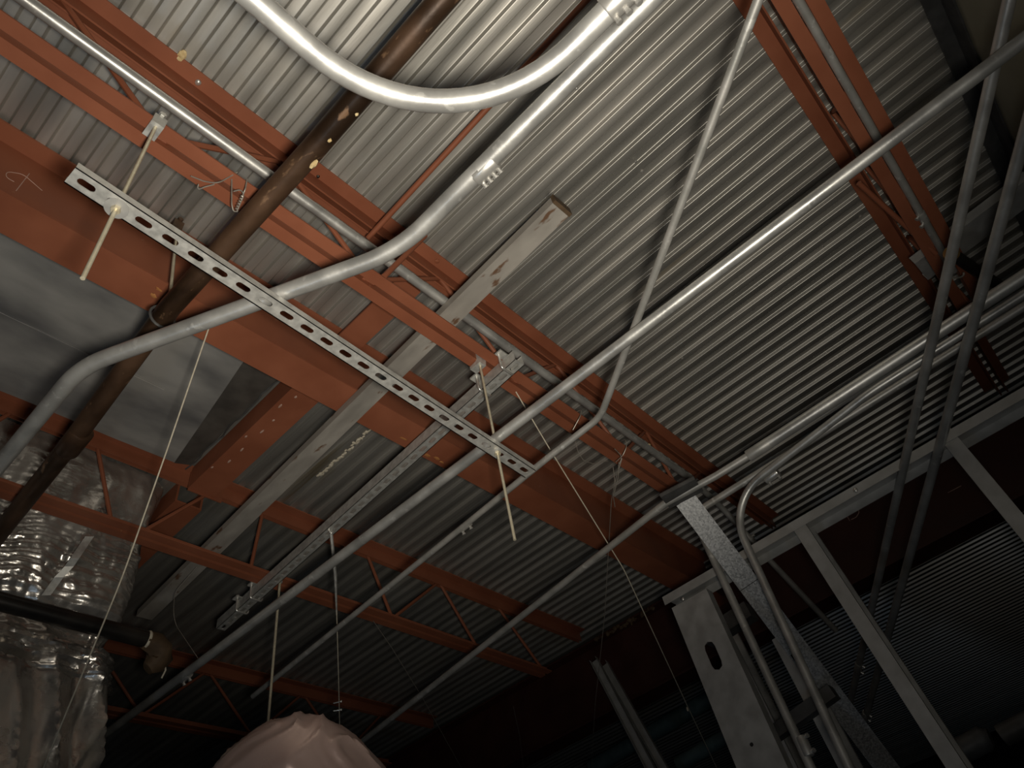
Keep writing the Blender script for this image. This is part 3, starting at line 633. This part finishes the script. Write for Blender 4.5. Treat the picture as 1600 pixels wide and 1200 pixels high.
# ------------------------------------------------------------------ cords, wires and ties
def cord(label, pts, r, mat='cord', cat='string', name='dangling_string', rad=.3, knots=()):
    m = MB(); m.tube(fillet(pts, rad, 5) if len(pts) > 2 else pts, r, 7); o = m.link(name, mat, None, label, cat)
    for q in knots:
        k = MB(); k.blob(q, (.004, .004, .010), 5, .3); k.link('knot', mat, o)
    return o
cord('pale string hanging from the beam down the left side before the foil duct', [(0.5219, 1.3140, 3.7240), (0.5795, 1.5453, 3.4600), (0.6305, 1.7678, 3.1800), (0.7266, 2.2174, 2.9200), (0.7461, 2.2926, 2.9000)], .0021)
cord('long pale knotted string from the first joist down to the bottom right', [(1.3620, 0.8868, 3.6500), (1.5510, 0.9345, 3.5400), (2.0496, 1.0658, 3.3200), (2.8640, 1.3993, 3.1200), (3.4771, 1.6563, 3.0400)], .0019, knots=[(2.8737, 1.4098, 3.1180)])
cord('thin twisted wire hanging below the first joist near its right end', [(1.9327, 0.8704, 3.6500), (1.9788, 0.9790, 3.5800), (2.3771, 1.3836, 3.4000), (2.7824, 1.7958, 3.2800), (3.2333, 2.2052, 3.2000)], .0013, 'wire', 'wire', 'hanging_wire')
cord('faint thin wire from the third joist down to the bottom centre', [(1.8757, 2.2362, 3.6500), (2.0399, 2.3083, 3.6000), (2.3547, 2.4626, 3.5000), (2.9386, 2.8122, 3.3800)], .0015, 'wire', 'wire', 'hanging_wire')
cord('faint short wire hanging in the dark below the girder', [(2.8175, 2.2988, 3.4800), (3.0024, 2.4393, 3.4200), (3.2375, 2.6418, 3.3600)], .0013, 'wire', 'wire', 'hanging_wire')
cord('limp thin wire looping from the weathered stud to the straight conduit', [(1.0647, 2.2745, 3.6600), (1.0461, 2.3786, 3.6000), (1.0989, 2.4653, 3.5400), (1.1410, 2.3055, 3.3300)], .0012, 'wire', 'wire', 'hanging_wire', .08)
rx = (1.3467, 2.1551, 3.6500)
t = thing('hanger_rod', (rx[0], rx[1], 2.6), 'slim pale rod hanging straight down from the third joist by the strut end', 'rod')
m = MB(); m.tube([(rx[0], rx[1], 3.66), (rx[0], rx[1], 2.55)], .0048, 8); m.link('threaded_rod', 'zinc', t)
m = MB(); m.tube([(rx[0], rx[1], 3.62), (rx[0], rx[1], 3.655)], .010, 8); m.link('rod_socket', 'strut', t)
wt = thing('strap_hanger', (1.3007, 1.7623, 3.6000), 'strap and wire hanging from the deep strut with two small clips', 'hanger')
m = MB(); m.tube([(1.2904, 1.7599, 3.6000), (1.3958, 1.8697, 3.5100), (1.4902, 1.9839, 3.4400)], [.006, .0055, .003], 6); m.link('strap', 'strut', wt)
m = MB(); m.tube([(1.4806, 1.9714, 3.4440), (1.6705, 2.2050, 3.3300), (1.8700, 2.4547, 3.2400)], .0018, 6); m.link('wire', 'cord', wt)
for q0, q1 in [((1.7314, 2.3159, 3.2900), (1.7482, 2.2893, 3.2900)), ((1.7598, 2.3529, 3.2800), (1.7803, 2.3307, 3.2800))]:
    m = MB(); m.tube([q0, q1], .0028, 6); m.blob(q1, .005, 5, .1); m.link('clip', 'bright', wt)
m = MB(); m.tube(fillet([(1.3277, 1.8115, 3.6700), (1.2784, 1.7588, 3.6000), (1.3000, 1.7648, 3.5900), (1.2942, 1.7389, 3.6000)], .01, 3), .004, 6); m.link('hook', 'bright', wt)
def tie(label, paths, r=.0016):
    m = MB()
    for p in paths: m.tube(fillet(p, .03, 5) if len(p) > 2 else p, r, 6)
    return m.link('tie_wire', 'wire', None, label, 'wire')
tie('loose end of grey tie wire poking out of the first joist, left of the loop', [[(0.2303, 0.8810, 3.6300), (0.2568, 0.8703, 3.6240), (0.2826, 0.8530, 3.6200), (0.3070, 0.8186, 3.6600)], [(0.2782, 0.8591, 3.6200), (0.2642, 0.8735, 3.6100), (0.2543, 0.8862, 3.6000), (0.2505, 0.8772, 3.6100)]])
sp = [Vector((0.3358, 0.8306, 3.6000)).lerp(Vector((0.3403, 0.8578, 3.5700)), k / 24) + Vector((math.cos(k * 1.6), math.sin(k * 1.6), 0)) * .0035 for k in range(25)]
tie('twisted grey tie wire loop hanging under the first joist by the rusty pipe', [[(0.3034, 0.8325, 3.6400), (0.3270, 0.8572, 3.5800), (0.3379, 0.8644, 3.5700), (0.3444, 0.8564, 3.5700)], sp, [(0.3290, 0.8094, 3.6400), (0.3329, 0.8157, 3.6000), (0.3374, 0.8358, 3.6000)], [(0.3156, 0.8355, 3.6000), (0.3246, 0.8210, 3.6000), (0.3361, 0.8259, 3.6000), (0.3410, 0.8414, 3.6000)]])
tie('hook of tie wire under the first joist left of the elbow', [[(1.6094, 0.8277, 3.6600), (1.5966, 0.7973, 3.6400), (1.5779, 0.8000, 3.6000), (1.5796, 0.8445, 3.5700)]])
tie('looped tie wire under the first joist right of the elbow', [[(1.8647, 0.8218, 3.6600), (1.8449, 0.7932, 3.6400), (1.8361, 0.7922, 3.6000), (1.8414, 0.8236, 3.5800), (1.8246, 0.8500, 3.5600)], [(1.8082, 0.8295, 3.6000), (1.8470, 0.8278, 3.5800), (1.8495, 0.8572, 3.5600)], [(1.8344, 0.8428, 3.5600), (1.8623, 0.8774, 3.5300), (1.8866, 0.9238, 3.5000)], [(1.8512, 0.8786, 3.5700), (1.8605, 0.8941, 3.5200), (1.8975, 0.9380, 3.5000), (1.9425, 0.9669, 3.4900)]], .0014)
tie('thin curved wire left dangling between joist and beam', [[(1.7040, 0.9149, 3.6400), (1.7117, 0.9214, 3.6000), (1.7447, 0.9278, 3.5800), (1.7895, 0.9162, 3.5800), (1.8417, 0.8849, 3.6000)]], .0011)
m = MB(); m.blob((2.0701, 0.8124, 3.7440), (.014, .010, .010), 7, .6, 4); m.link('foam_lump', 'foam', None, 'orange foam lump stuck on the joist conduit at right', 'foam')
# ties of wire round the corner joist angles
for q in ((1.3612, -0.3698, 3.6600), (1.3726, -0.4303, 3.6600)):
    pass

for o in bpy.data.objects:
    if '_org' in o: del o['_org']
